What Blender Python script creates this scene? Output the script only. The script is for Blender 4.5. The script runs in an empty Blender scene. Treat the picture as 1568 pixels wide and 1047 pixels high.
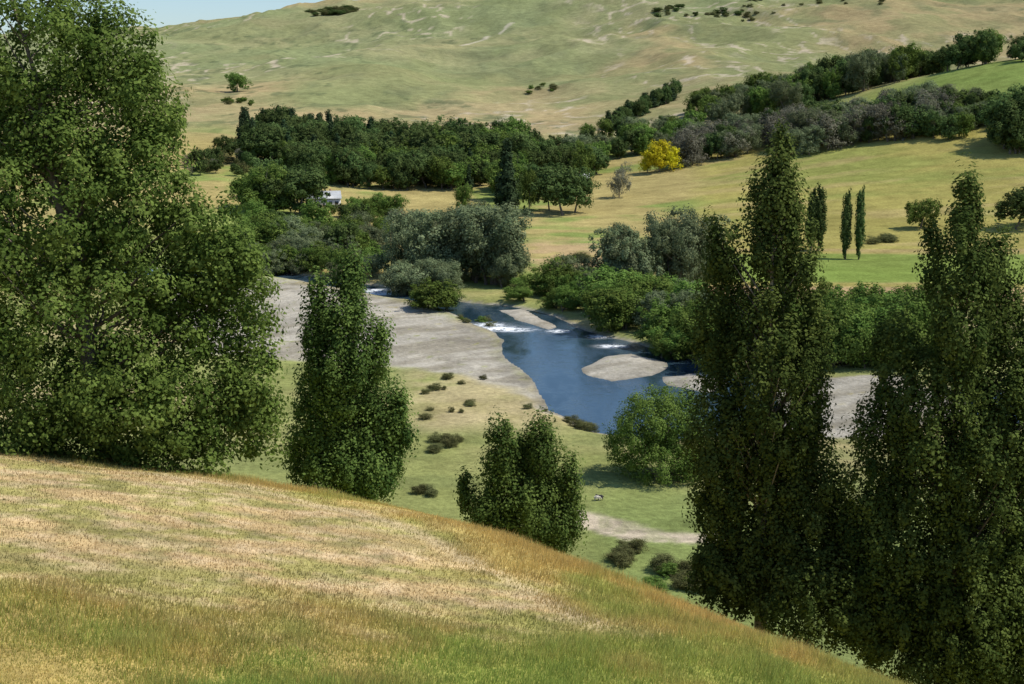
import bpy, math, numpy as np
from mathutils import Vector
rng = np.random.default_rng(7)
scene = bpy.context.scene
CAMZ = 62.0          # viewpoint stands 62 m above the valley floor
K = 2120.0           # bearing unit: x = b * distance / K

# ------------------------------------------------------------------ noise
def ss(x):
    x = np.clip(x, 0, 1); return x*x*(3-2*x)
def hash2(ix, iy, s):
    n = (ix*374761393 + iy*668265263 + s*974634777) & 0x7fffffff
    n = ((n ^ (n >> 13))*1274126177) & 0x7fffffff
    n = n ^ (n >> 16)
    return (n & 0xffff)/65535.0
def vnoise(x, y, s=0):
    fx = np.floor(x); fy = np.floor(y)
    ix = fx.astype(np.int64); iy = fy.astype(np.int64)
    u = x-fx; v = y-fy
    u = u*u*u*(u*(u*6-15)+10); v = v*v*v*(v*(v*6-15)+10)
    a = hash2(ix, iy, s); b = hash2(ix+1, iy, s); c = hash2(ix, iy+1, s); d = hash2(ix+1, iy+1, s)
    return (a*(1-u)+b*u)*(1-v)+(c*(1-u)+d*u)*v
def fbm(x, y, o=4, s=0):
    r = 0; a = 0.5; t = 0
    for i in range(o):
        r = r+a*vnoise(x, y, s+i*17); t += a; a *= .5
        x, y = (x*1.6-y*1.2)+3.1, (x*1.2+y*1.6)+1.7
    return r/t
def ridged(x, y, o=4, s=0):
    r = 0; a = .5; t = 0
    for i in range(o):
        r = r+a*(1-np.abs(2*vnoise(x, y, s+i*13)-1)); t += a; a *= .5
        x, y = (x*1.6-y*1.2)+5.1, (x*1.2+y*1.6)+2.7
    return r/t
def sdf(px, py, poly):
    P = np.array(poly, float); Q = np.roll(P, -1, axis=0)
    d = np.full(px.shape, 1e18); ins = np.zeros(px.shape, bool)
    for (ax, ay), (bx, by) in zip(P, Q):
        ex, ey = bx-ax, by-ay
        t = np.clip(((px-ax)*ex+(py-ay)*ey)/(ex*ex+ey*ey+1e-9), 0, 1)
        d = np.minimum(d, (px-ax-t*ex)**2+(py-ay-t*ey)**2)
        c = ((ay > py) != (by > py))
        xi = ax+(py-ay)*ex/(ey if abs(ey) > 1e-9 else 1e-9)
        ins ^= c & (px < xi)
    d = np.sqrt(d)
    return np.where(ins, -d, d)
def plan(L):
    return [(b*y/K, y) for b, y in L]

# ------------------------------------------------------------------ plan of the valley (bearing, distance)
RIVER = plan([(-600,478),(-350,470),(-209,432),(-144,416),(-84,388),(-39,368),(-9,352),(-9,328),(31,300),(66,270),(121,254),
              (216,246),(416,256),(600,262),(784,262),(950,262),(950,284),(784,288),(560,292),(480,296),(400,304),(330,314),
              (286,324),(200,342),(146,354),(100,370),(66,388),(16,404),(-79,416),(-144,443),(-209,450),(-350,484),(-600,496)])
ISLES = [plan([(-16,399),(18,402),(66,371),(56,367),(10,384)]),
         plan([(111,314),(146,328),(176,332),(240,321),(216,306),(156,299),(121,305)]),
         plan([(232,305),(300,311),(340,296),(300,288),(246,296)]),
         plan([(390,298),(600,300),(720,275),(560,246),(420,248)])]
GRAVEL = plan([(-214,430),(-144,408),(-84,384),(-14,353),(-9,326),(31,300),(73,269),(58,266),(30,274),(-4,290),(-84,303),
               (-184,310),(-384,322),(-500,330),(-560,443),(-354,466),(-224,434)])
TRACK = plan([(60,203),(116,200),(180,195),(240,191),(340,191),(340,186),(180,188),(116,193),(60,198)])
MOWN = [(-60,30.5),(-12.5,31.4),(-5.6,33.2),(-1.4,34.6),(2.3,36.7),(-.9,42),(-4.4,49.5),(-11,53),(-20,54),(-60,56)]

def softplus(x, k): return k*np.logaddexp(0, x/k)
def smax(a, b, k): return b+softplus(a-b, k)
CX = [-80,-20,-10,-3.7,2.6,6.3,8.9,11.2,20,40,90]
CY = [60,57,56,54,47,42,39,35,25,6,-30]
def crest(x):
    return (np.interp(x-1.5,CX,CY)+np.interp(x,CX,CY)+np.interp(x+1.5,CX,CY))/3
def H_near(x, y):
    xc = 60*np.tanh(x/60.)
    pl = 53.1-.14*xc-.14*y
    bank = 60.3-.43*np.maximum(y,-4)
    n = smax(bank, pl, .5)
    s = y-crest(x)
    n = n-.34*softplus(s, 3.0)
    return n+.25*(fbm(x/6,y/6,3,5)-.5)+.5*(fbm(x/19,y/19,2,8)-.5)
YY = [-100,700,850,1000,1150,1500,2000,2600,3200,3900,6200]
ZZ = [0,0,4,17,28,50,92,160,256,262,150]
def H_valley(x, y):
    z = sum(np.interp(y+o, YY, ZZ) for o in (-110,-55,0,55,110))/5
    t = x/np.maximum(y, 100)
    g = np.interp(t, [-.7,-.37,-.236,-.105,.0,.4], [.5,.64,.78,.955,1.12,1.3])
    w = ss((y-1300)/1700)
    z = z*(1+(g-1)*w)
    z = z+30*ss((y-480)/420)*ss((x-20)/290)*(1-.5*ss((y-1200)/600))
    z = z+36*np.exp(-((x-385)/115)**2-((y-1010)/150)**2)
    z = z+8*ss((-x-60)/120)*ss((y-560)/250)
    A = ss((y-1050)/900)
    wx = x+90*(fbm(x/420,y/420,3,91)-.5); wy = y+90*(fbm(x/420,y/420,3,97)-.5)
    z = z+A*(56*(ridged(wx/420,wy/620,3,31)-.6)+15*(ridged(wx/150,wy/260,3,41)-.5))
    z = z+ss((y-1000)/250)*(5*(ridged(wx/95,y/150,3,45)-.6)+4*(fbm(x/45,y/45,3,51)-.5))
    z = z+.7*(fbm(x/40,y/40,3,61)-.5)+.25*(fbm(x/7,y/7,2,66)-.5)
    return z
def H(x, y, info=False):
    x = np.asarray(x, float); y = np.asarray(y, float)
    v = H_valley(x, y)
    gr = np.zeros(x.shape)
    m = (y > 195) & (y < 530)
    if m.any():
        X = x[m]; Y = y[m]
        wX = X+3.5*(fbm(X/13,Y/13,3,71)-.5); wY = Y+6*(fbm(X/13+9,Y/13,3,72)-.5)
        sd = sdf(wX, wY, RIVER)
        gd = sdf(wX, wY, GRAVEL)
        land = v[m]+.35
        low = np.interp(sd, [0,22], [-.6,.1])
        gm = ss((3-gd+7*(fbm(X/9,Y/9,3,78)-.5))/8)
        land = land*(1-gm)+(low+.35*(fbm(X/11,Y/11,3,77)-.5))*gm
        h = np.where(sd > 0, -.6+(land+.6)*ss(sd/5+.04), np.interp(sd, [-9,0],[-2.2,-.6]))
        g = gm*ss((sd+4)/3)
        g = np.maximum(g, ss((2.2-sd)/1.6)*.9)
        for isl in ISLES:
            d = sdf(wX, wY, isl)
            h = np.maximum(h, np.interp(d, [-5,0,3],[.0,-.55,-1.6]))
            g = np.maximum(g, ss((1.5-d)/1.5))
        v[m] = h; gr[m] = g
    n = H_near(x, y)
    r = smax(n, v, .15)
    r = np.where(y > 210, v, r)
    if info: return r, gr, n-v
    return r
def Hs(x, y): return float(H(np.array([x]), np.array([y]))[0])

# ------------------------------------------------------------------ mesh helper
def mesh_obj(name, V, F, mats, mi=None, tint=None, col=None, smooth=False, link=True, loc=None, parent=None):
    me = bpy.data.meshes.new(name)
    V = np.asarray(V, np.float32); F = np.asarray(F, np.int32)
    k = F.shape[1]
    me.vertices.add(len(V)); me.vertices.foreach_set('co', V.ravel())
    me.loops.add(F.size); me.loops.foreach_set('vertex_index', F.ravel())
    me.polygons.add(len(F)); me.polygons.foreach_set('loop_start', np.arange(0, F.size, k, dtype=np.int32))
    if mi is not None: me.polygons.foreach_set('material_index', np.asarray(mi, np.int32))
    if smooth: me.polygons.foreach_set('use_smooth', np.ones(len(F), bool))
    me.update(calc_edges=True)
    if tint is not None:
        a = me.attributes.new('tint', 'FLOAT', 'POINT'); a.data.foreach_set('value', np.asarray(tint, np.float32))
    if col is not None:
        a = me.attributes.new('zone', 'FLOAT_COLOR', 'POINT')
        c = np.ones((len(V),4), np.float32); c[:,:3] = col; a.data.foreach_set('color', c.ravel())
    for m in mats: me.materials.append(m)
    if not link: return me
    ob = bpy.data.objects.new(name, me); scene.collection.objects.link(ob)
    if loc is not None: ob.location = loc
    if parent is not None: ob.parent = parent
    return ob

# ------------------------------------------------------------------ materials
def newmat(name):
    m = bpy.data.materials.new(name); m.use_nodes = True
    nt = m.node_tree; nt.nodes.clear()
    out = nt.nodes.new('ShaderNodeOutputMaterial')
    return m, nt, out
def L(nt, a, b): nt.links.new(a, b)
def noise(nt, scale, detail=4, vec=None, rough=.55):
    n = nt.nodes.new('ShaderNodeTexNoise'); n.inputs['Scale'].default_value = scale
    n.inputs['Detail'].default_value = detail; n.inputs['Roughness'].default_value = rough
    if vec is not None: L(nt, vec, n.inputs['Vector'])
    return n
def maprange(nt, src, a, b, c, d):
    n = nt.nodes.new('ShaderNodeMapRange'); L(nt, src, n.inputs[0])
    for i, v in zip((1,2,3,4), (a,b,c,d)): n.inputs[i].default_value = v
    return n.outputs[0]
def math_(nt, op, a, b):
    n = nt.nodes.new('ShaderNodeMath'); n.operation = op
    for i, v in enumerate((a,b)):
        if isinstance(v, (int,float)): n.inputs[i].default_value = v
        else: L(nt, v, n.inputs[i])
    return n.outputs[0]
def vscale(nt, col, fac):
    n = nt.nodes.new('ShaderNodeVectorMath'); n.operation = 'SCALE'
    L(nt, col, n.inputs[0]); L(nt, fac, n.inputs['Scale']); return n.outputs[0]

def leaf_mat(name, dark, light, trans=.28):
    m, nt, out = newmat(name)
    at = nt.nodes.new('ShaderNodeAttribute'); at.attribute_name = 'tint'
    oi = nt.nodes.new('ShaderNodeObjectInfo')
    mix = nt.nodes.new('ShaderNodeMix'); mix.data_type = 'RGBA'
    L(nt, at.outputs['Fac'], mix.inputs[0])
    mix.inputs[6].default_value = (*dark,1); mix.inputs[7].default_value = (*light,1)
    hs = nt.nodes.new('ShaderNodeHueSaturation'); L(nt, mix.outputs[2], hs.inputs['Color'])
    L(nt, maprange(nt, oi.outputs['Random'],0,1,.485,.515), hs.inputs['Hue'])
    L(nt, maprange(nt, oi.outputs['Random'],0,1,.78,1.35), hs.inputs['Value'])
    d = nt.nodes.new('ShaderNodeBsdfDiffuse'); t = nt.nodes.new('ShaderNodeBsdfTranslucent')
    L(nt, hs.outputs[0], d.inputs[0]); L(nt, hs.outputs[0], t.inputs[0])
    a = nt.nodes.new('ShaderNodeMixShader'); a.inputs[0].default_value = trans
    L(nt, d.outputs[0], a.inputs[1]); L(nt, t.outputs[0], a.inputs[2])
    L(nt, a.outputs[0], out.inputs[0])
    return m
def plain_mat(name, col, rough=.8, nscale=6., var=.25):
    m, nt, out = newmat(name)
    tc = nt.nodes.new('ShaderNodeTexCoord')
    n = noise(nt, nscale, 3, tc.outputs['Object'])
    rgb = nt.nodes.new('ShaderNodeRGB'); rgb.outputs[0].default_value = (*col,1)
    c = vscale(nt, rgb.outputs[0], maprange(nt, n.outputs[0], .3,.7,1-var,1+var))
    p = nt.nodes.new('ShaderNodeBsdfPrincipled'); p.inputs['Roughness'].default_value = rough
    L(nt, c, p.inputs['Base Color']); L(nt, p.outputs[0], out.inputs[0])
    return m
M_broad = leaf_mat('foliage_dark_green', (.046,.078,.024), (.120,.165,.052))
M_green = leaf_mat('foliage_fresh_green', (.065,.118,.024), (.180,.250,.056))
M_willow = leaf_mat('foliage_grey_green', (.100,.130,.062), (.225,.255,.130))
M_poplar = leaf_mat('foliage_poplar', (.034,.062,.016), (.155,.205,.050), .3)
M_bigtree = leaf_mat('foliage_big_tree', (.060,.115,.022), (.235,.335,.078), .38)
M_conifer = leaf_mat('foliage_conifer', (.024,.044,.020), (.058,.084,.038), .1)
M_grey = leaf_mat('foliage_grey_twigs', (.110,.110,.075), (.225,.212,.150))
M_scrub = leaf_mat('foliage_scrub', (.070,.080,.030), (.170,.170,.068))
M_yellow = leaf_mat('foliage_yellow', (.50,.47,.02), (.80,.74,.05), .35)
M_bark = plain_mat('bark', (.16,.13,.095), .9, 5., .4)
M_barklight = plain_mat('bark_pale', (.27,.23,.17), .9, 5., .35)

# terrain
def ground_mat():
    m, nt, out = newmat('ground_grass_gravel')
    at = nt.nodes.new('ShaderNodeAttribute'); at.attribute_name = 'zone'
    tc = nt.nodes.new('ShaderNodeTexCoord')
    n1 = noise(nt, .9, 3, tc.outputs['Object'], .7)
    n2 = noise(nt, .11, 3, tc.outputs['Object'], .65)
    n3 = noise(nt, .012, 5, tc.outputs['Object'], .68)
    n4 = noise(nt, 6., 2, tc.outputs['Object'], .7)
    f = math_(nt,'MULTIPLY', maprange(nt,n1.outputs[0],.3,.7,.76,1.24), maprange(nt,n2.outputs[0],.3,.7,.80,1.2))
    f = math_(nt,'MULTIPLY', f, maprange(nt,n3.outputs[0],.3,.7,.84,1.16))
    f = math_(nt,'MULTIPLY', f, maprange(nt,n4.outputs[0],.3,.7,.80,1.2))
    c = vscale(nt, at.outputs['Color'], f)
    d = nt.nodes.new('ShaderNodeBsdfDiffuse'); d.inputs['Roughness'].default_value = .6
    L(nt, c, d.inputs['Color'])
    bp = nt.nodes.new('ShaderNodeBump'); bp.inputs['Strength'].default_value = .6; bp.inputs['Distance'].default_value = .4
    L(nt, n1.outputs[0], bp.inputs['Height']); L(nt, bp.outputs[0], d.inputs['Normal'])
    L(nt, d.outputs[0], out.inputs[0]); return m
M_ground = ground_mat()

# ------------------------------------------------------------------ terrain sheet
NR, NC = 1300, 820
yy = 40*np.exp(np.linspace(0, math.log(6080/40), NR))-80
tt = np.linspace(-.72, .72, NC)
Yg, Tg = np.meshgrid(yy, tt, indexing='ij')
Xg = Tg*(Yg+80)
x = Xg.ravel(); y = Yg.ravel()
z, gr, nd = H(x, y, True)
def C(*c): return np.array(c)
def mixc(a, b, f): return a*(1-f)[:,None]+b*f[:,None]
def cc(*c): return np.array(c)[None]*np.ones((len(x),1))
n1 = fbm(x/45,y/45,4,101); n2 = fbm(x/9,y/9,4,103); n3 = fbm(x/230,y/230,4,107); n4 = fbm(x/2.2,y/2.2,3,109)
b = x/np.maximum(y,1)*K
col = mixc(cc(.240,.255,.085), cc(.355,.300,.140), ss((n1-.40)*4))
col = mixc(col, cc(.175,.195,.070), ss((n2-.52)*6)*.55)
green_near = ss((240-y)/50)*ss((b-60)/120)
col = mixc(col, cc(.200,.245,.078), green_near*.85)
drytl = ss((b+200)/80)*ss((95-b)/60)*ss((y-243)/18)*ss((316-y)/14)
col = mixc(col, cc(.41,.335,.18), drytl*ss((n2-.25)*3)*.8)
# right-hand fields
fr = ss((b-250)/60)*ss((y-395)/10)
field = cc(.340,.295,.088)
field = mixc(field, cc(.235,.262,.068), ss((fbm(x/90,y/40,4,121)-.42)*4)*.75)
field = mixc(field, cc(.40,.31,.13), ss((fbm(x/60+3,y/18,4,125)-.52)*5)*.6)
yb = y+.06*x+6*(n1-.5)
field = mixc(field, cc(.42,.29,.15), ss((yb-410)/8)*ss((452-yb)/8))
field = mixc(field, cc(.185,.260,.056), ss((yb-455)/6)*ss((540-yb)/8)*.85)
field = mixc(field, cc(.38,.28,.13), ss((yb-542)/4)*ss((556-yb)/5)*.7)
far_f = ss((y-400)/60)
tanf = mixc(cc(.365,.295,.115), cc(.215,.258,.070), ss((n1-.45)*5))
col = mixc(col, tanf, far_f)
col = mixc(col, field, fr)
ts = ss((b-10)/30)*ss((320-b)/60)*ss((y-470)/20)*ss((600-y)/40)
col = mixc(col, cc(.44,.31,.165), ts*ss((n2-.3)*4)*.8)
# hillsides
hm = ss((y-980)/180)
hill = mixc(cc(.245,.250,.110), cc(.370,.290,.145), ss((fbm(x/170,y/300,5,131)-.38)*3.2))
hill = mixc(hill, cc(.215,.250,.118), ss((fbm(x/420+7,y/700,4,137)-.46)*5)*.6)
hill = mixc(hill, cc(.400,.310,.165), ss((1750-y)/450)*ss((fbm(x/110,y/140,4,139)-.40)*5)*.65)
hill = mixc(hill, cc(.205,.225,.095), ss((fbm(x/60,y/110,4,181)-.50)*6)*.5)
scar = ss((ridged(x/32,y/55,4,141)-.74)*9)*ss((fbm(x/200,y/330,3,143)-.50)*8)
hill = mixc(hill, cc(.52,.43,.31), scar*.75)
gul = ss((ridged((x+60*n1)/190,y/360,3,147)-.80)*7)
hill = mixc(hill, cc(.145,.165,.080), gul*.5)
gul2 = ss((ridged((x+40*n1)/75,y/190,3,149)-.78)*7)
hill = mixc(hill, cc(.17,.185,.095), gul2*.4)
patch = ss((fbm(x/16,y/30,4,163)-.62)*12)*ss((fbm(x/380,y/600,3,165)-.50)*7)
hill = mixc(hill, cc(.10,.125,.06), patch*.6)
col = mixc(col, hill, hm)
kn = np.exp(-((x-385)/150)**2-((y-960)/150)**2)
col = mixc(col, cc(.195,.262,.066), ss(kn*2.2-.5)*.85)
def line_d(pts, geo=True):
    P = plan(pts) if geo else pts; d = np.full(x.shape, 1e9)
    for (ax,ay),(bx,by) in zip(P[:-1],P[1:]):
        ex,ey = bx-ax,by-ay; t = np.clip(((x-ax)*ex+(y-ay)*ey)/(ex*ex+ey*ey),0,1)
        d = np.minimum(d, np.hypot(x-ax-t*ex, y-ay-t*ey))
    return d
col = mixc(col, cc(.54,.47,.36), ss((7-line_d([(-75,2280),(-40,2400),(-25,2520),(0,2640)])+6*(n2-.5))/5)*.6)
stre = fbm((x+y)/26,(y-x)/7,4,171)
col = mixc(col, mixc(cc(.270,.240,.180), cc(.385,.350,.280), ss((stre-.3)*3))*(.86+.28*n2)[:,None], gr*ss((n4-.05)*4))
wet = gr*ss((-.42-z)/.25)
col = mixc(col, cc(.17,.155,.125), wet*.7)
mt = (y>170)&(y<225)
tr = np.zeros(len(x)); tr[mt] = ss((1.2-sdf(x[mt],y[mt]+3*(n1[mt]-.5)+2*(n4[mt]-.5),TRACK))/1.8)
rut = .75+.25*ss((np.abs(((y+.06*x)%3.2)-1.6)-.3)*2)
col = mixc(col, cc(.50,.42,.30)*rut[:,None], tr*(.65+.35*ss((n4-.3)*4)))
# foreground hill
nm = ss(nd/1.5+.3)*(y<200)
near = mixc(cc(.30,.30,.075), cc(.42,.32,.11), ss((fbm(x/3.5,y/5,4,151)-.36)*3.5))
def mown_mask(X,Y):
    wX = X+8*(fbm(X/9,Y/9,3,203)-.5)+3*(fbm(X/2,Y/2,2,205)-.5); wY = Y+6*(fbm(X/6,Y/6,3,155)-.5)+4*(fbm(X/1.5,Y/1.,3,207)-.5)
    return ss((3.-sdf(wX,wY,MOWN))/6.)
mm = y<90
ms = np.zeros(len(x)); ms[mm] = mown_mask(x[mm],y[mm])
def mow_col(X,Y,k):
    o=np.ones((len(X),1))
    a_=mixc(C(.46,.335,.165)[None]*o, C(.315,.290,.095)[None]*o, ss((fbm(X/2.8,Y/1.5,4,157)-.40)*5)*.85)
    a_=mixc(a_, C(.55,.42,.25)[None]*o, ss((fbm(X/1.1+4,Y/.45,3,159)-.54)*8)*.65)
    return mixc(a_, C(.20,.19,.07)[None]*o, ss((fbm(X/1.0,Y/.5,3,161)-.58)*9)*.55)
near = mixc(near, mow_col(x,y,0), ms)
path = [(-14,52),(-9,51),(-4,48),(-1.2,43),(.6,39.5),(2.2,36.3)]
near = mixc(near, cc(.49,.385,.22), ss((.75-line_d(path,False)+.5*(n4-.5))/.6)*.8)
col = mixc(col, near, nm)
idx = np.arange(NR*NC).reshape(NR,NC)
F = np.stack([idx[:-1,:-1].ravel(), idx[:-1,1:].ravel(), idx[1:,1:].ravel(), idx[1:,:-1].ravel()],1)
mesh_obj('ground', np.stack([x,y,z],1), F, [M_ground], col=col, smooth=True)

# ------------------------------------------------------------------ river water
def water_mat():
    m, nt, out = newmat('river_water')
    tc = nt.nodes.new('ShaderNodeTexCoord')
    at = nt.nodes.new('ShaderNodeAttribute'); at.attribute_name = 'tint'
    mp = nt.nodes.new('ShaderNodeMapping'); mp.inputs['Rotation'].default_value=(0,0,.5); mp.inputs['Scale'].default_value=(1.6,.55,1)
    L(nt, tc.outputs['Object'], mp.inputs['Vector'])
    n1 = noise(nt, .30, 4, tc.outputs['Object'], .65); n2 = noise(nt, 1.8, 3, tc.outputs['Object'], .7)
    nb = noise(nt, .07, 4, mp.outputs[0], .65)
    nf = noise(nt, .55, 5, tc.outputs['Object'], .8)
    fo = math_(nt,'MULTIPLY', at.outputs['Fac'], maprange(nt, nf.outputs[0], .42,.50,0,1))
    p = nt.nodes.new('ShaderNodeBsdfPrincipled')
    m0 = nt.nodes.new('ShaderNodeMix'); m0.data_type='RGBA'
    m0.inputs[6].default_value=(.016,.036,.050,1); m0.inputs[7].default_value=(.050,.085,.120,1)  # darker reflections painted into the base colour as noise patches
    L(nt, maprange(nt, nb.outputs[0], .38,.62,0,1), m0.inputs[0])
    mx = nt.nodes.new('ShaderNodeMix'); mx.data_type='RGBA'
    L(nt, m0.outputs[2], mx.inputs[6]); mx.inputs[7].default_value=(.85,.87,.87,1)
    L(nt, fo, mx.inputs[0]); L(nt, mx.outputs[2], p.inputs['Base Color'])
    L(nt, maprange(nt, fo, 0,1,.07,.8), p.inputs['Roughness']); p.inputs['IOR'].default_value=1.33
    bp = nt.nodes.new('ShaderNodeBump'); bp.inputs['Strength'].default_value=.6
    L(nt, maprange(nt, nb.outputs[0], .38,.62,.02,.26), bp.inputs['Distance'])
    L(nt, math_(nt,'ADD',n1.outputs[0],math_(nt,'MULTIPLY',n2.outputs[0],.4)), bp.inputs['Height']); L(nt, bp.outputs[0], p.inputs['Normal'])
    L(nt, p.outputs[0], out.inputs[0]); return m
wx = np.arange(-170, 160, 1.5); wy = np.arange(225, 515, 1.5)
WX, WY = np.meshgrid(wx, wy)
keep = sdf(WX.ravel(), WY.ravel(), RIVER) < 7
foam = np.zeros(WX.size)
for fb, fy, rx, ry in [(-20,368,5.5,3.5),(2,366,5,2.6),(-36,374,4,3),(70,364,2.5,2),(-195,433,6,3),(-220,440,8,3),(135,356,2.5,2.5),(152,342,3,2)]:
    foam = np.maximum(foam, np.exp(-((WX.ravel()-fb*fy/K)/rx)**2-((WY.ravel()-fy)/ry)**2)*1.4)
idx = np.arange(WX.size).reshape(WX.shape)
F = np.stack([idx[:-1,:-1].ravel(), idx[:-1,1:].ravel(), idx[1:,1:].ravel(), idx[1:,:-1].ravel()],1)
F = F[keep[F].all(1)]
used = np.unique(F); rm = np.zeros(WX.size, int); rm[used] = np.arange(len(used))
mesh_obj('river', np.stack([WX.ravel()[used],WY.ravel()[used],np.full(len(used),-.6)],1), rm[F], [water_mat()], tint=np.clip(foam[used],0,1), smooth=True)

# ------------------------------------------------------------------ trees
def tube(pts, rad, k=5):
    pts = np.array(pts,float); n = len(pts); V=[];
    for i in range(n):
        d = pts[min(i+1,n-1)]-pts[max(i-1,0)]; d /= np.linalg.norm(d)+1e-9
        a = np.cross(d,[.3,1,.1]); a/=np.linalg.norm(a)+1e-9; c=np.cross(d,a)
        th = np.arange(k)*2*math.pi/k
        V.append(pts[i]+rad[i]*(np.cos(th)[:,None]*a+np.sin(th)[:,None]*c))
    V=np.concatenate(V); F=[]
    for i in range(n-1):
        for j in range(k):
            F.append((i*k+j,i*k+(j+1)%k,(i+1)*k+(j+1)%k,(i+1)*k+j))
    return V,np.array(F)
def tree_mesh(name, lobes, nc, npl, leaf, cr, lm, bm, tr, up=1., nbr=40, seed=1, core=.35, multi=1, wp=.75, link=False, loc=None, bmin=.0, zmin=0., hmax=1e9):
    r = np.random.default_rng(seed)
    Lb = np.array(lobes,float)
    if Lb.shape[1]==4: Lb = np.stack([Lb[:,0],r.normal(0,1,len(Lb))*Lb[:,2]*.35,Lb[:,1],Lb[:,2],Lb[:,2],Lb[:,3]],1)
    w = (Lb[:,3]*Lb[:,4]*Lb[:,5])**wp; w/=w.sum()
    li = r.choice(len(Lb), nc, p=w)
    d = r.normal(size=(nc,3)); d/=np.linalg.norm(d,axis=1)[:,None]
    rad = core+(1-core)*r.random(nc)**.55
    Cc = Lb[li,:3]+d*rad[:,None]*Lb[li,3:]
    ok = Cc[:,2]>(.25*cr if zmin==0 else zmin); Cc = Cc[ok]; d=d[ok]; nc=len(Cc)
    csz = cr*r.uniform(.5,1.5,nc)
    g = r.normal(size=(nc*npl,3))
    gl = np.linalg.norm(g,axis=1,keepdims=True); g = g/np.maximum(gl,1e-6)*np.minimum(gl,1.75)*.74
    ci = np.repeat(np.arange(nc),npl)
    off = g*csz[ci][:,None]*np.array([1,1,up])
    P = Cc[ci]+off
    N = .8*g+.5*d[ci]+.38*r.normal(size=g.shape)+np.array([0,0,.45]); N/=np.linalg.norm(N,axis=1)[:,None]
    T = np.cross(N, r.normal(size=g.shape)); T/=np.linalg.norm(T,axis=1)[:,None]+1e-9
    B = np.cross(N,T)
    s = leaf*r.uniform(.55,1.3,len(P))[:,None]
    V = np.stack([P-T*s*.5, P+B*s*.34, P+T*s*.5+N*s*.12, P-B*s*.34],1).reshape(-1,3)
    if zmin==0: V[:,2]=np.maximum(V[:,2],.02)
    F = np.arange(len(V)).reshape(-1,4)
    tint = np.repeat(np.clip(r.random(nc)[ci]*.75+r.random(len(P))*.25,0,1),4)
    top = Cc[:,2].max(); parts=[]
    for q in range(multi):
        bx = r.normal(0,1,2)*(Lb[:,3].mean()*.35 if multi>1 else 0)
        li0 = r.integers(len(Lb)) if multi>1 else int(np.argmax(Lb[:,2]+Lb[:,5]))
        tx = Lb[li0,:3]; tz = Lb[li0,2]+Lb[li0,5]*.75
        pts=[(bx[0],bx[1],-1.2)]+[(bx[0]+(tx[0]-bx[0])*f**1.4+r.normal()*tr*.5, bx[1]+(tx[1]-bx[1])*f**1.4+r.normal()*tr*.5, tz*f) for f in (.04,.2,.4,.6,.8,1)]
        rr=[tr*1.35,tr*1.1,tr*.85,tr*.65,tr*.45,tr*.25,tr*.06]
        parts.append(tube(pts,rr,7)); TP=np.array(pts)
        cand=np.where((Cc[:,2]>bmin*top)&(np.hypot(Cc[:,0],Cc[:,1])<hmax))[0]
        for c in Cc[r.choice(cand,min(nbr//multi,len(cand)),replace=False)]:
            h=np.hypot(c[0]-bx[0],c[1]-bx[1])
            z0=np.clip(c[2]-(.7+.5*(up>1.3))*h-.5, .06*top, tz*.92)
            p0=np.array([np.interp(z0,TP[:,2],TP[:,k]) for k in (0,1)]+[z0])
            e=p0+(c-p0)*1.02
            mid=(p0+e)/2+np.array([0,0,-.06*h])+r.normal(0,.04*h+.01,3)
            r0=tr*.26*(1-z0/(tz*1.25))+tr*.04
            parts.append(tube([p0,mid,e],[r0,r0*.6,r0*.15],4))
    nl=len(V); nf=len(F); Vs=[V];Fs=[F];o=nl
    for a,f in parts: Vs.append(a);Fs.append(f+o);o+=len(a)
    V=np.concatenate(Vs);F=np.concatenate(Fs)
    mi=np.zeros(len(F),int);mi[nf:]=1
    tint=np.concatenate([tint,np.zeros(len(V)-nl)])
    return mesh_obj(name,V,F,[lm,bm],mi=mi,tint=tint,link=link,loc=loc)

def crown(L_, dist, b0, base_rel):
    """crown drawn in mils (bearing, elevation, half-width, half-height) at a distance -> metres about the trunk foot"""
    s = dist/K
    return [((q[0]-b0)*s, q[1]*s-base_rel, q[2]*s, q[3]*s) for q in L_]
def near_tree(name, b0, dist, L_, **kw):
    x0=b0*dist/K; z0=Hs(x0,dist)
    return tree_mesh(name, crown(L_,dist,b0,z0-CAMZ), link=True, loc=(x0,dist,z0), **kw)
def UV(L_): return [(u-784,139-v,ru,rv) for u,v,ru,rv in L_]

near_tree('broadleaf_tree', -640, 57, UV([(50,70,150,120),(185,90,72,74),(120,190,160,110),(235,150,48,62),(70,320,190,160),(225,290,90,90),(262,195,32,32),
   (310,340,60,50),(330,400,62,62),(385,415,38,40),(280,440,115,85),(120,500,220,160),(360,490,62,66),(385,590,52,76),(230,600,150,95),(330,655,85,64),(-140,300,200,330),(30,620,150,100),
   (140,650,130,60),(385,675,44,42),(20,690,90,40),(270,690,90,40)]),
   nc=2300, npl=95, leaf=.185, cr=.48, lm=M_bigtree, bm=M_bark, tr=.40, nbr=90, seed=11, core=.45, wp=.62, zmin=-2.5, bmin=.32, hmax=6)
near_tree('poplar_tree', 392, 54, UV([(1182,280,26,84),(1178,390,50,140),(1200,330,26,70),(1103,372,26,80),(1108,500,42,115),(1228,450,27,110),(1180,600,80,175),
   (1242,590,32,120),(1105,700,56,150),(1175,800,100,160),(1245,800,80,150),(1140,890,75,70),(1240,900,95,80),(1320,880,60,110),(1360,950,60,60)]),
   nc=1800, npl=95, leaf=.15, cr=.28, lm=M_poplar, bm=M_barklight, tr=.26, up=1.9, nbr=110, seed=12, core=.25, wp=.6, bmin=.45, zmin=-2, hmax=3)
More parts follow.
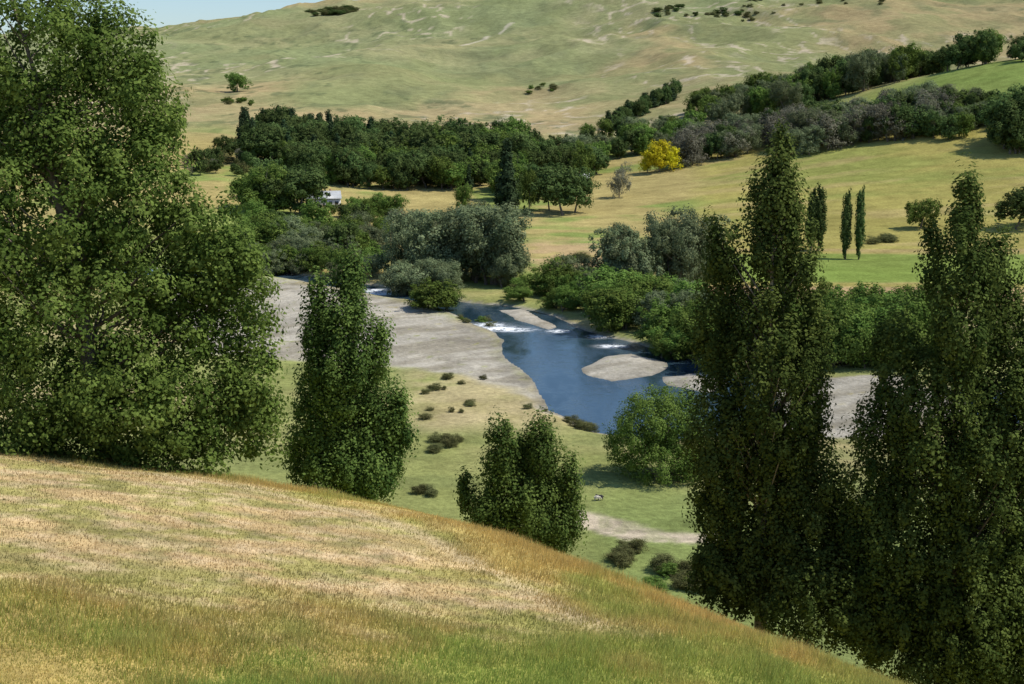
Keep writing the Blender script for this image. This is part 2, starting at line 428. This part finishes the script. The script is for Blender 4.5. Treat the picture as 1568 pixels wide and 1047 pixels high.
near_tree('poplar_tree', 690, 52, UV([(1472,320,24,74),(1458,465,46,150),(1490,400,26,90),(1522,440,34,110),(1428,400,18,80),(1550,600,55,190),(1375,580,42,120),
   (1440,680,95,190),(1520,740,90,220),(1345,750,46,130),(1380,860,80,140),(1500,930,110,140),(1610,720,80,300),(1400,980,90,80),(1540,1020,120,90),(1620,960,90,140),(1340,960,60,50),(1440,1040,60,40)]),
   nc=2300, npl=95, leaf=.15, cr=.28, lm=M_poplar, bm=M_bark, tr=.28, up=1.9, nbr=100, seed=13, core=.3, wp=.62, bmin=.5, zmin=-2.5, hmax=3)
near_tree('poplar_tree', -250, 68, UV([(537,428,22,52),(492,485,25,74),(525,540,50,104),(580,530,16,58),(490,640,44,100),(560,665,58,88),(610,645,20,68),(530,720,85,60),(448,695,14,46)]),
   nc=950, npl=90, leaf=.165, cr=.34, lm=M_poplar, bm=M_bark, tr=.22, up=1.9, nbr=70, seed=14, core=.3, wp=.6, bmin=.2)
near_tree('poplar_tree', 20, 72, UV([(766,700,28,66),(830,696,26,68),(800,780,70,72),(870,758,16,74),(711,758,8,32),(850,810,46,48),(750,790,34,42),(800,730,24,60)]),
   nc=660, npl=85, leaf=.165, cr=.34, lm=M_poplar, bm=M_bark, tr=.18, up=1.8, nbr=50, seed=15, core=.3, wp=.6, bmin=.2)
near_tree('willow_tree', 226, 218, UV([(985,660,50,58),(1040,655,56,66),(1010,640,56,50),(960,690,28,38),(1060,700,45,45),(1020,710,60,40)]),
   nc=560, npl=90, leaf=.32, cr=.85, lm=M_green, bm=M_bark, tr=.35, nbr=30, seed=16, core=.5)

# prototypes --------------------------------------------------------
def rl(n, seed, cz=.55, rr=.40, rz=.40, small=.24, low=False):
    r=np.random.default_rng(seed); o=[(0,0,cz,rr*.75,rr*.75,rz*.85)]
    for i in range(n):
        a=i*2.4+r.uniform(0,.7); q=r.uniform(.12,.30); zz=r.uniform(.20 if low else .30,.80)
        s=small*r.uniform(.6,1.1)
        o.append((math.cos(a)*q*1.05,math.sin(a)*q*1.05,zz,s,s,s*.85))
    return [tuple(20*v for v in t) for t in o]
def cone(seed):
    o=[]
    for k in range(9):
        f=k/8; o.append((0,0,20*(.12+.78*f),20*(.17*(1-f)+.025),20*(.17*(1-f)+.025),20*.07))
    return o
P={}
P['broad']=[tree_mesh('wood_tree_mesh',rl(10,s,.48,.42,.42,.25,True),130,55,.92,1.2,M_broad,M_bark,.4,nbr=14,seed=s,core=.5) for s in (21,22,23)]
P['green']=[tree_mesh('green_tree_mesh',rl(10,s,.48,.42,.42,.25,True),130,55,.88,1.2,M_green,M_bark,.4,nbr=14,seed=s,core=.5) for s in (24,25,26)]
P['willow']=[tree_mesh('willow_mesh',rl(12,s,.48,.46,.42,.25,True),220,68,.56,1.05,M_willow,M_bark,.4,nbr=24,seed=s,multi=2,core=.5) for s in (27,28,29)]
P['bank']=[tree_mesh('bank_willow_mesh',rl(10,s,.45,.5,.42,.27,True),160,66,.70,1.2,M_green,M_bark,.35,nbr=20,seed=s,multi=2,core=.5) for s in (30,31)]
P['grey']=[tree_mesh('grey_tree_mesh',rl(9,s,.5,.4,.4,.26,True),120,42,.70,1.3,M_grey,M_bark,.35,nbr=40,seed=s) for s in (32,33)]
P['conifer']=[tree_mesh('conifer_mesh',cone(s),120,45,.95,.9,M_conifer,M_bark,.35,nbr=20,seed=s,core=.2) for s in (34,35)]
P['scrub']=[tree_mesh('scrub_mesh',rl(7,s,.4,.5,.4,.3,True),80,60,.9,1.9,M_scrub,M_bark,.3,nbr=12,seed=s,multi=2) for s in (36,37)]
P['yellow']=[tree_mesh('yellow_mesh',rl(8,38,.5,.42,.42,.26,True),90,55,1.0,1.4,M_yellow,M_bark,.35,nbr=12,seed=38)]
P['slim']=[tree_mesh('lombardy_mesh',[(0,0,20*.52,1.5,1.5,9.6),(.4,.2,8,1.7,1.7,7),(-.4,-.2,12,1.2,1.2,6)],120,60,.6,.6,M_broad,M_bark,.3,up=2,nbr=30,seed=s,core=.2) for s in (39,40)]
def put(kind, b_, d_, h, wd, parent=None, name=None):
    x0=b_*d_/K; me=P[kind][rng.integers(len(P[kind]))]
    ob=bpy.data.objects.new(name or kind, me); scene.collection.objects.link(ob)
    ob.location=(x0,d_,Hs(x0,d_)-.15*(h/20)); wref={'slim':4.,'conifer':8.}.get(kind,18.)
    ob.rotation_euler=(0,0,rng.uniform(0,6.28)); ob.scale=(wd/wref,wd/wref*rng.uniform(.9,1.1),h/20)
    if parent: ob.parent=parent
    return ob
def group(name):
    e=bpy.data.objects.new(name,None); scene.collection.objects.link(e); return e
def stand(name, items):
    """items: (kinds, b range, y range, count, height range, width factor)"""
    g=group(name)
    for kinds,b0,b1,y0,y1,n,h0,h1,wf in items:
        for i in range(n):
            k=kinds[rng.integers(len(kinds))]; h=rng.uniform(h0,h1)
            w=h*wf*rng.uniform(.8,1.2)
            if k=='conifer': w=h*.42
            put(k, rng.uniform(b0,b1), rng.uniform(y0,y1), h, w, g, 'tree_part')
    return g
stand('distant_woodland',[
  (['broad','broad','broad','conifer'],-395,-150,880,1010,85,18,28,.9),
  (['conifer'],-425,-255,960,1010,22,18,29,.5),
  (['broad','broad','green'],-160,30,880,1000,60,17,30,.9),
  (['broad','broad','broad','green','conifer'],-350,-10,815,880,75,14,24,.9),
  (['broad','green','conifer'],-30,40,760,830,12,18,26,.8),
  (['broad','green','willow'],20,135,880,960,30,13,20,.95),
  (['broad'],-480,-380,820,1000,14,8,14,.9),
  (['grey','scrub'],-490,-400,800,900,16,5,9,1.1)])
g=stand('hill_foot_trees',[
  (['green','green','broad','willow'],110,280,950,1060,34,13,20,.9),
  (['green','broad','willow'],270,450,1040,1180,46,17,27,.85),
  (['broad','green','willow'],440,580,1060,1180,34,22,34,.75),
  (['grey','grey','grey','willow','broad'],255,470,880,950,56,17,25,.95),
  (['grey','grey','willow','broad'],440,650,850,920,56,17,25,.95),
  (['green','willow','broad'],620,740,830,890,26,14,20,.95),
  (['broad'],725,860,770,830,20,24,36,.85),
  (['broad'],545,650,1110,1180,22,18,25,.9),
  (['broad','broad','green'],645,705,1030,1080,9,20,27,.9),
  (['broad'],725,850,1000,1050,10,15,22,.9)])
for i in range(34):
    q=i/33.; put(('conifer','broad')[i%2],148+96*q+rng.normal()*3,1150+180*q+rng.normal()*8,rng.uniform(12,19),rng.uniform(10,14),g,'tree_part')
stand('riverside_willows',[
  (['willow'],-165,-20,440,475,11,22,28,.85),
  (['willow','bank'],-180,0,428,442,9,9,15,1.1),
  (['willow'],225,290,425,455,4,22,27,.8),
  (['willow'],130,200,420,440,5,17,23,.9),
  (['bank','bank','willow'],40,130,398,425,10,9,13,1.1),
  (['bank','willow','bank','green'],120,290,354,398,26,8,14,1.1),
  (['bank','green'],230,330,326,348,14,8,12,1.1),
  (['bank','bank'],330,640,308,345,38,10,18,1.0),
  (['bank'],60,240,390,412,12,4,8,1.3)])
stand('left_bank_trees',[
  (['green','broad','bank','willow'],-420,-190,500,600,38,10,17,1.0),
  (['broad','green'],-400,-318,680,740,9,18,26,1.0),
  (['willow','bank'],-430,-200,462,500,24,7,12,1.1),
  (['green','bank'],-245,-180,640,720,8,9,14,1.),
  (['green','broad'],-330,-235,660,695,5,5,8,1.2),
  (['grey','green','green'],-250,-150,560,650,14,5,9,1.2)])
# single trees ------------------------------------------------------
put('broad',76,690,27,28,name='round_tree'); put('broad',96,705,24,20,name='round_tree'); put('broad',55,715,25,18,name='round_tree')
put('green',26,705,23,9,name='light_green_tree'); put('green',-74,700,16,10,name='light_green_tree')
put('conifer',-8,720,38,13,name='conifer_tree')
put('yellow',221,870,22,20,name='yellow_tree'); put('yellow',203,874,15,13,name='yellow_tree'); put('yellow',240,872,16,14,name='yellow_tree')
put('grey',161,770,20,13,name='bare_tree')
put('green',106,860,24,18,name='green_tree')
for b_,h in ((505,27),(525,28)): put('slim',b_,512,h,4.2,name='lombardy_poplar')
for b_,h in ((452,26),(464,27)): put('slim',b_,540,h,4.8,name='lombardy_poplar')
put('green',616,600,15,15,name='field_tree'); put('broad',762,590,20,20,name='field_tree'); put('broad',790,600,17,16,name='field_tree')
put('green',-119,398,9.5,15,name='river_bush'); put('green',-100,398,6,10,name='river_bush'); put('bank',-135,402,7,9,name='river_bush')
put('green',-407,1500,24,26,name='lone_hill_tree')
stand('scrub_on_hill',[
  (['broad','scrub'],210,360,2450,2560,34,4,10,1.8),(['scrub'],340,560,2450,2700,22,3,8,1.8),(['broad','scrub'],-300,-232,2880,3000,50,6,13,2.),
  (['green','scrub'],15,65,1560,1640,9,3,6,1.8),(['scrub','green'],-440,-385,1320,1400,10,4,7,1.6),
  (['scrub'],545,580,560,575,5,2.5,3.5,2.2)])
stand('matagouri_scrub',[(['scrub'],-150,-60,235,300,10,.6,1.6,2.2),(['scrub'],-110,60,262,300,6,.6,1.3,1.5),(['scrub'],-130,-90,232,244,6,1.2,1.9,1.9),
  (['scrub'],-150,-120,203,215,3,1.2,1.8,1.8),(['scrub'],90,125,250,262,5,1.2,2.2,1.8),
  (['scrub'],165,205,178,184,6,1.4,2.2,1.8),(['scrub','scrub','bank'],225,340,168,178,14,2,3.4,1.5)])
stand('riverbank_scrub',[(['scrub','bank'],-80,-20,372,384,7,1.2,2.4,1.7),(['bank','scrub'],0,40,407,440,5,3,6,1.5),(['scrub','bank'],60,110,500,520,4,3,4,2)])

# ------------------------------------------------------------------ foreground grass
n=430000
gy=25*(62/25)**rng.random(n); gx=rng.uniform(-.52,.42,n)*gy
m=mown_mask(gx,gy)
s=gy-crest(gx); ok=(s<5)&(rng.random(n)>m*.5); gx=gx[ok];gy=gy[ok];m=m[ok];s=s[ok]; n=len(gx)
gz=H(gx,gy)
tall=(.06+.38*fbm(gx/1.6,gy/1.6,3,201)*ss((fbm(gx/5,gy/5,2,209)-.15)*2.5))*rng.uniform(.4,1.3,n)
short=.06*rng.uniform(.5,1.6,n)
h=tall*(1-m)+short*m
a=rng.uniform(0,6.28,n); w=rng.uniform(.007,.015,n)*(1+.3*m)
lx=rng.normal(.14,.28,n)*h; ly=rng.normal(0,.28,n)*h
V=np.stack([np.stack([gx-np.cos(a)*w,gy-np.sin(a)*w,gz-.02],1),np.stack([gx+np.cos(a)*w,gy+np.sin(a)*w,gz-.02],1),np.stack([gx+lx,gy+ly,gz+h],1)],1).reshape(-1,3)
gn=fbm(gx/3.5,gy/5,4,151); q=np.clip(ss((gn-.36)*3.5)*.6+rng.random(n)*.45-.04,0,1)
q=np.clip(q+.30*ss((s+9)/8)-.45*ss((34-gy)/5)*ss((fbm(gx/2.5,gy/2.5,3,211)-.25)*4),0,1)
cg=mixc(np.tile(C(.34,.41,.095),(n,1)),np.tile(C(.63,.46,.165),(n,1)),q)
cm=mow_col(gx,gy,1)*1.15
cb=mixc(cg,cm,m)*rng.uniform(.75,1.25,n)[:,None]
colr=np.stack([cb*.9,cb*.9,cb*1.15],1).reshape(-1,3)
def grass_mat():
    m_,nt,out=newmat('grass_blades'); at=nt.nodes.new('ShaderNodeAttribute'); at.attribute_name='zone'
    tc=nt.nodes.new('ShaderNodeTexCoord'); nz=noise(nt,1.2,2,tc.outputs['Object'])
    c=vscale(nt,at.outputs['Color'],maprange(nt,nz.outputs[0],.3,.7,.85,1.15))
    d=nt.nodes.new('ShaderNodeBsdfDiffuse');t=nt.nodes.new('ShaderNodeBsdfTranslucent');a_=nt.nodes.new('ShaderNodeMixShader');a_.inputs[0].default_value=.45
    L(nt,c,d.inputs[0]);L(nt,c,t.inputs[0]);L(nt,d.outputs[0],a_.inputs[1]);L(nt,t.outputs[0],a_.inputs[2]);L(nt,a_.outputs[0],out.inputs[0]);return m_
gob=mesh_obj('grass',V,np.arange(3*n).reshape(-1,3),[grass_mat()],col=colr)

# ------------------------------------------------------------------ buildings
M_wall=plain_mat('white_weatherboard',(.62,.61,.57),.6,2.,.08); M_roof=plain_mat('grey_iron_roof',(.36,.37,.37),.5,1.,.12)
M_glass=plain_mat('window_dark',(.03,.035,.04),.15,1.,.1); M_brick=plain_mat('chimney_brick',(.30,.14,.09),.9,4.,.2); M_wroof=plain_mat('white_roof',(.66,.66,.64),.5,1.,.1)
def box(name,c,s,mat,par):
    v=[(c[0]+i*s[0]/2,c[1]+j*s[1]/2,c[2]+k*s[2]/2) for i in(-1,1) for j in(-1,1) for k in(-1,1)]
    f=[(0,1,3,2),(4,6,7,5),(0,4,5,1),(2,3,7,6),(0,2,6,4),(1,5,7,3)]
    return mesh_obj(name,v,f,[mat],parent=par)
def gable(name,x0,x1,y0,y1,z0,h,mat,par):
    ym=(y0+y1)/2; t=.12
    v=[(x0,y0,z0),(x1,y0,z0),(x1,ym,z0+h),(x0,ym,z0+h),(x0,y1,z0),(x1,y1,z0)]
    v+= [(a,b_,c-t) for a,b_,c in v]
    f=[(0,1,2,3),(3,2,5,4),(6,9,8,7),(9,10,11,8),(0,6,7,1),(4,5,11,10),(0,3,9,6),(3,4,10,9),(1,7,8,2),(2,8,11,5)]
    return mesh_obj(name,v,f,[mat],parent=par)
def house(name,b_,d_,w,dp,hw,hr,roof,rot):
    e=group(name); x0=b_*d_/K
    box('walls',(0,0,hw/2-.5),(w,dp,hw+1),M_wall,e)
    for sx in(-1,1):
        mesh_obj('gable_end',[(sx*w/2,-dp/2,hw),(sx*w/2,dp/2,hw),(sx*w/2,0,hw+hr*.92),(sx*(w/2-.1),0,hw+hr*.92)],[(0,1,2,3)],[M_wall],parent=e)
    gable('roof',-w/2-.5,w/2+.5,-dp/2-.6,dp/2+.6,hw-.05,hr+.25,roof,e)
    box('door',(0,-dp/2-.04,1.05),(1.,.08,2.1),M_glass,e)
    for k,xx in enumerate((-.38,-.2,.2,.38)): box('window_%d'%k,(xx*w,-dp/2-.04,1.9),(1.7,.08,1.6),M_glass,e)
    box('chimney',(w*.22,.6,hw+hr+.2),(.8,.8,1.8),M_brick,e)
    e.location=(x0,d_,Hs(x0,d_)+.5); e.rotation_euler=(0,0,math.radians(rot)); return e
house('farmhouse',-284,720,17,9,4.2,3.4,M_roof,12)
house('farm_shed',90,845,20,8,3.4,2.2,M_wroof,-5)

# ------------------------------------------------------------------ sheep
M_wool=plain_mat('wool',(.50,.46,.38),.95,8.,.15); M_dark=plain_mat('dark_wool',(.05,.045,.04),.95,8.,.2)
def sheep(b_,d_,rot,mat,graze):
    J=[(0,0,.72,.27),(-.38,0,.74,.26),(.35,0,.74,.25),(.58,0,.86 if not graze else .70,.13),(.74,0,1.02 if not graze else .42,.10),(.90,0,.97 if not graze else .22,.065),
       (-.56,0,.78,.10),(-.62,0,.60,.04)]
    E=[(0,1),(0,2),(2,3),(3,4),(4,5),(1,6),(6,7)]
    for bx,sgn,par in((-.40,1,1),(-.40,-1,1),(.34,1,2),(.34,-1,2)):
        i=len(J); y_=.13*sgn
        if bx<0: J+=[(bx+.02,y_,.50,.10),(bx-.08,y_,.30,.05),(bx-.02,y_,.03,.04)]
        else: J+=[(bx,y_,.50,.08),(bx+.02,y_,.28,.05),(bx,y_,.03,.04)]
        E+=[(par,i),(i,i+1),(i+1,i+2)]
    for sgn in(1,-1):
        i=len(J); z_=J[4][2]; J.append((J[4][0]-.04,.15*sgn,z_+.03,.03)); E.append((4,i))
    me=bpy.data.meshes.new('sheep'); me.from_pydata([j[:3] for j in J],E,[]); me.materials.append(mat)
    ob=bpy.data.objects.new('sheep',me); scene.collection.objects.link(ob)
    md=ob.modifiers.new('Skin','SKIN')
    for v,j in zip(me.skin_vertices[0].data,J): v.radius=(j[3],j[3])
    me.skin_vertices[0].data[0].use_root=True
    sb=ob.modifiers.new('Sub','SUBSURF'); sb.levels=1; sb.render_levels=2
    x0=b_*d_/K; ob.location=(x0,d_,Hs(x0,d_)); ob.rotation_euler=(0,0,math.radians(rot)); ob.scale=(.85,.85,.85)
for J_ in ((133,206,15,M_wool,True),(138,206.4,170,M_dark,False)):
    sheep(*J_)

# ------------------------------------------------------------------ light, sky, camera
sd=Vector((.80,-.12,0)).normalized(); el=math.radians(56)
d=Vector((sd.x*math.cos(el),sd.y*math.cos(el),math.sin(el)))
sun=bpy.data.lights.new('sun','SUN'); sun.energy=4.8; sun.angle=math.radians(.5); sun.color=(1,.955,.87)
so=bpy.data.objects.new('sun',sun); so.rotation_euler=d.to_track_quat('Z','Y').to_euler(); scene.collection.objects.link(so)
w=bpy.data.worlds.new('World'); scene.world=w; w.use_nodes=True; nt=w.node_tree
bg=nt.nodes['Background']; sk=nt.nodes.new('ShaderNodeTexSky'); sk.sky_type='NISHITA'; sk.sun_disc=False
sk.sun_elevation=el; sk.sun_rotation=math.atan2(d.x,d.y); sk.altitude=200; sk.air_density=1.; sk.dust_density=.6; sk.ozone_density=6.
nt.links.new(sk.outputs[0],bg.inputs[0]); bg.inputs[1].default_value=.14
cam=bpy.data.cameras.new('camera'); cam.sensor_width=36; cam.lens=49.45; cam.clip_end=15000; cam.clip_start=.2
co=bpy.data.objects.new('camera',cam); co.location=(0,0,CAMZ); co.rotation_euler=(math.radians(90-10.2),0,0)
scene.collection.objects.link(co); scene.camera=co
scene.view_settings.view_transform='Standard'; scene.view_settings.look='None'; scene.view_settings.exposure=0
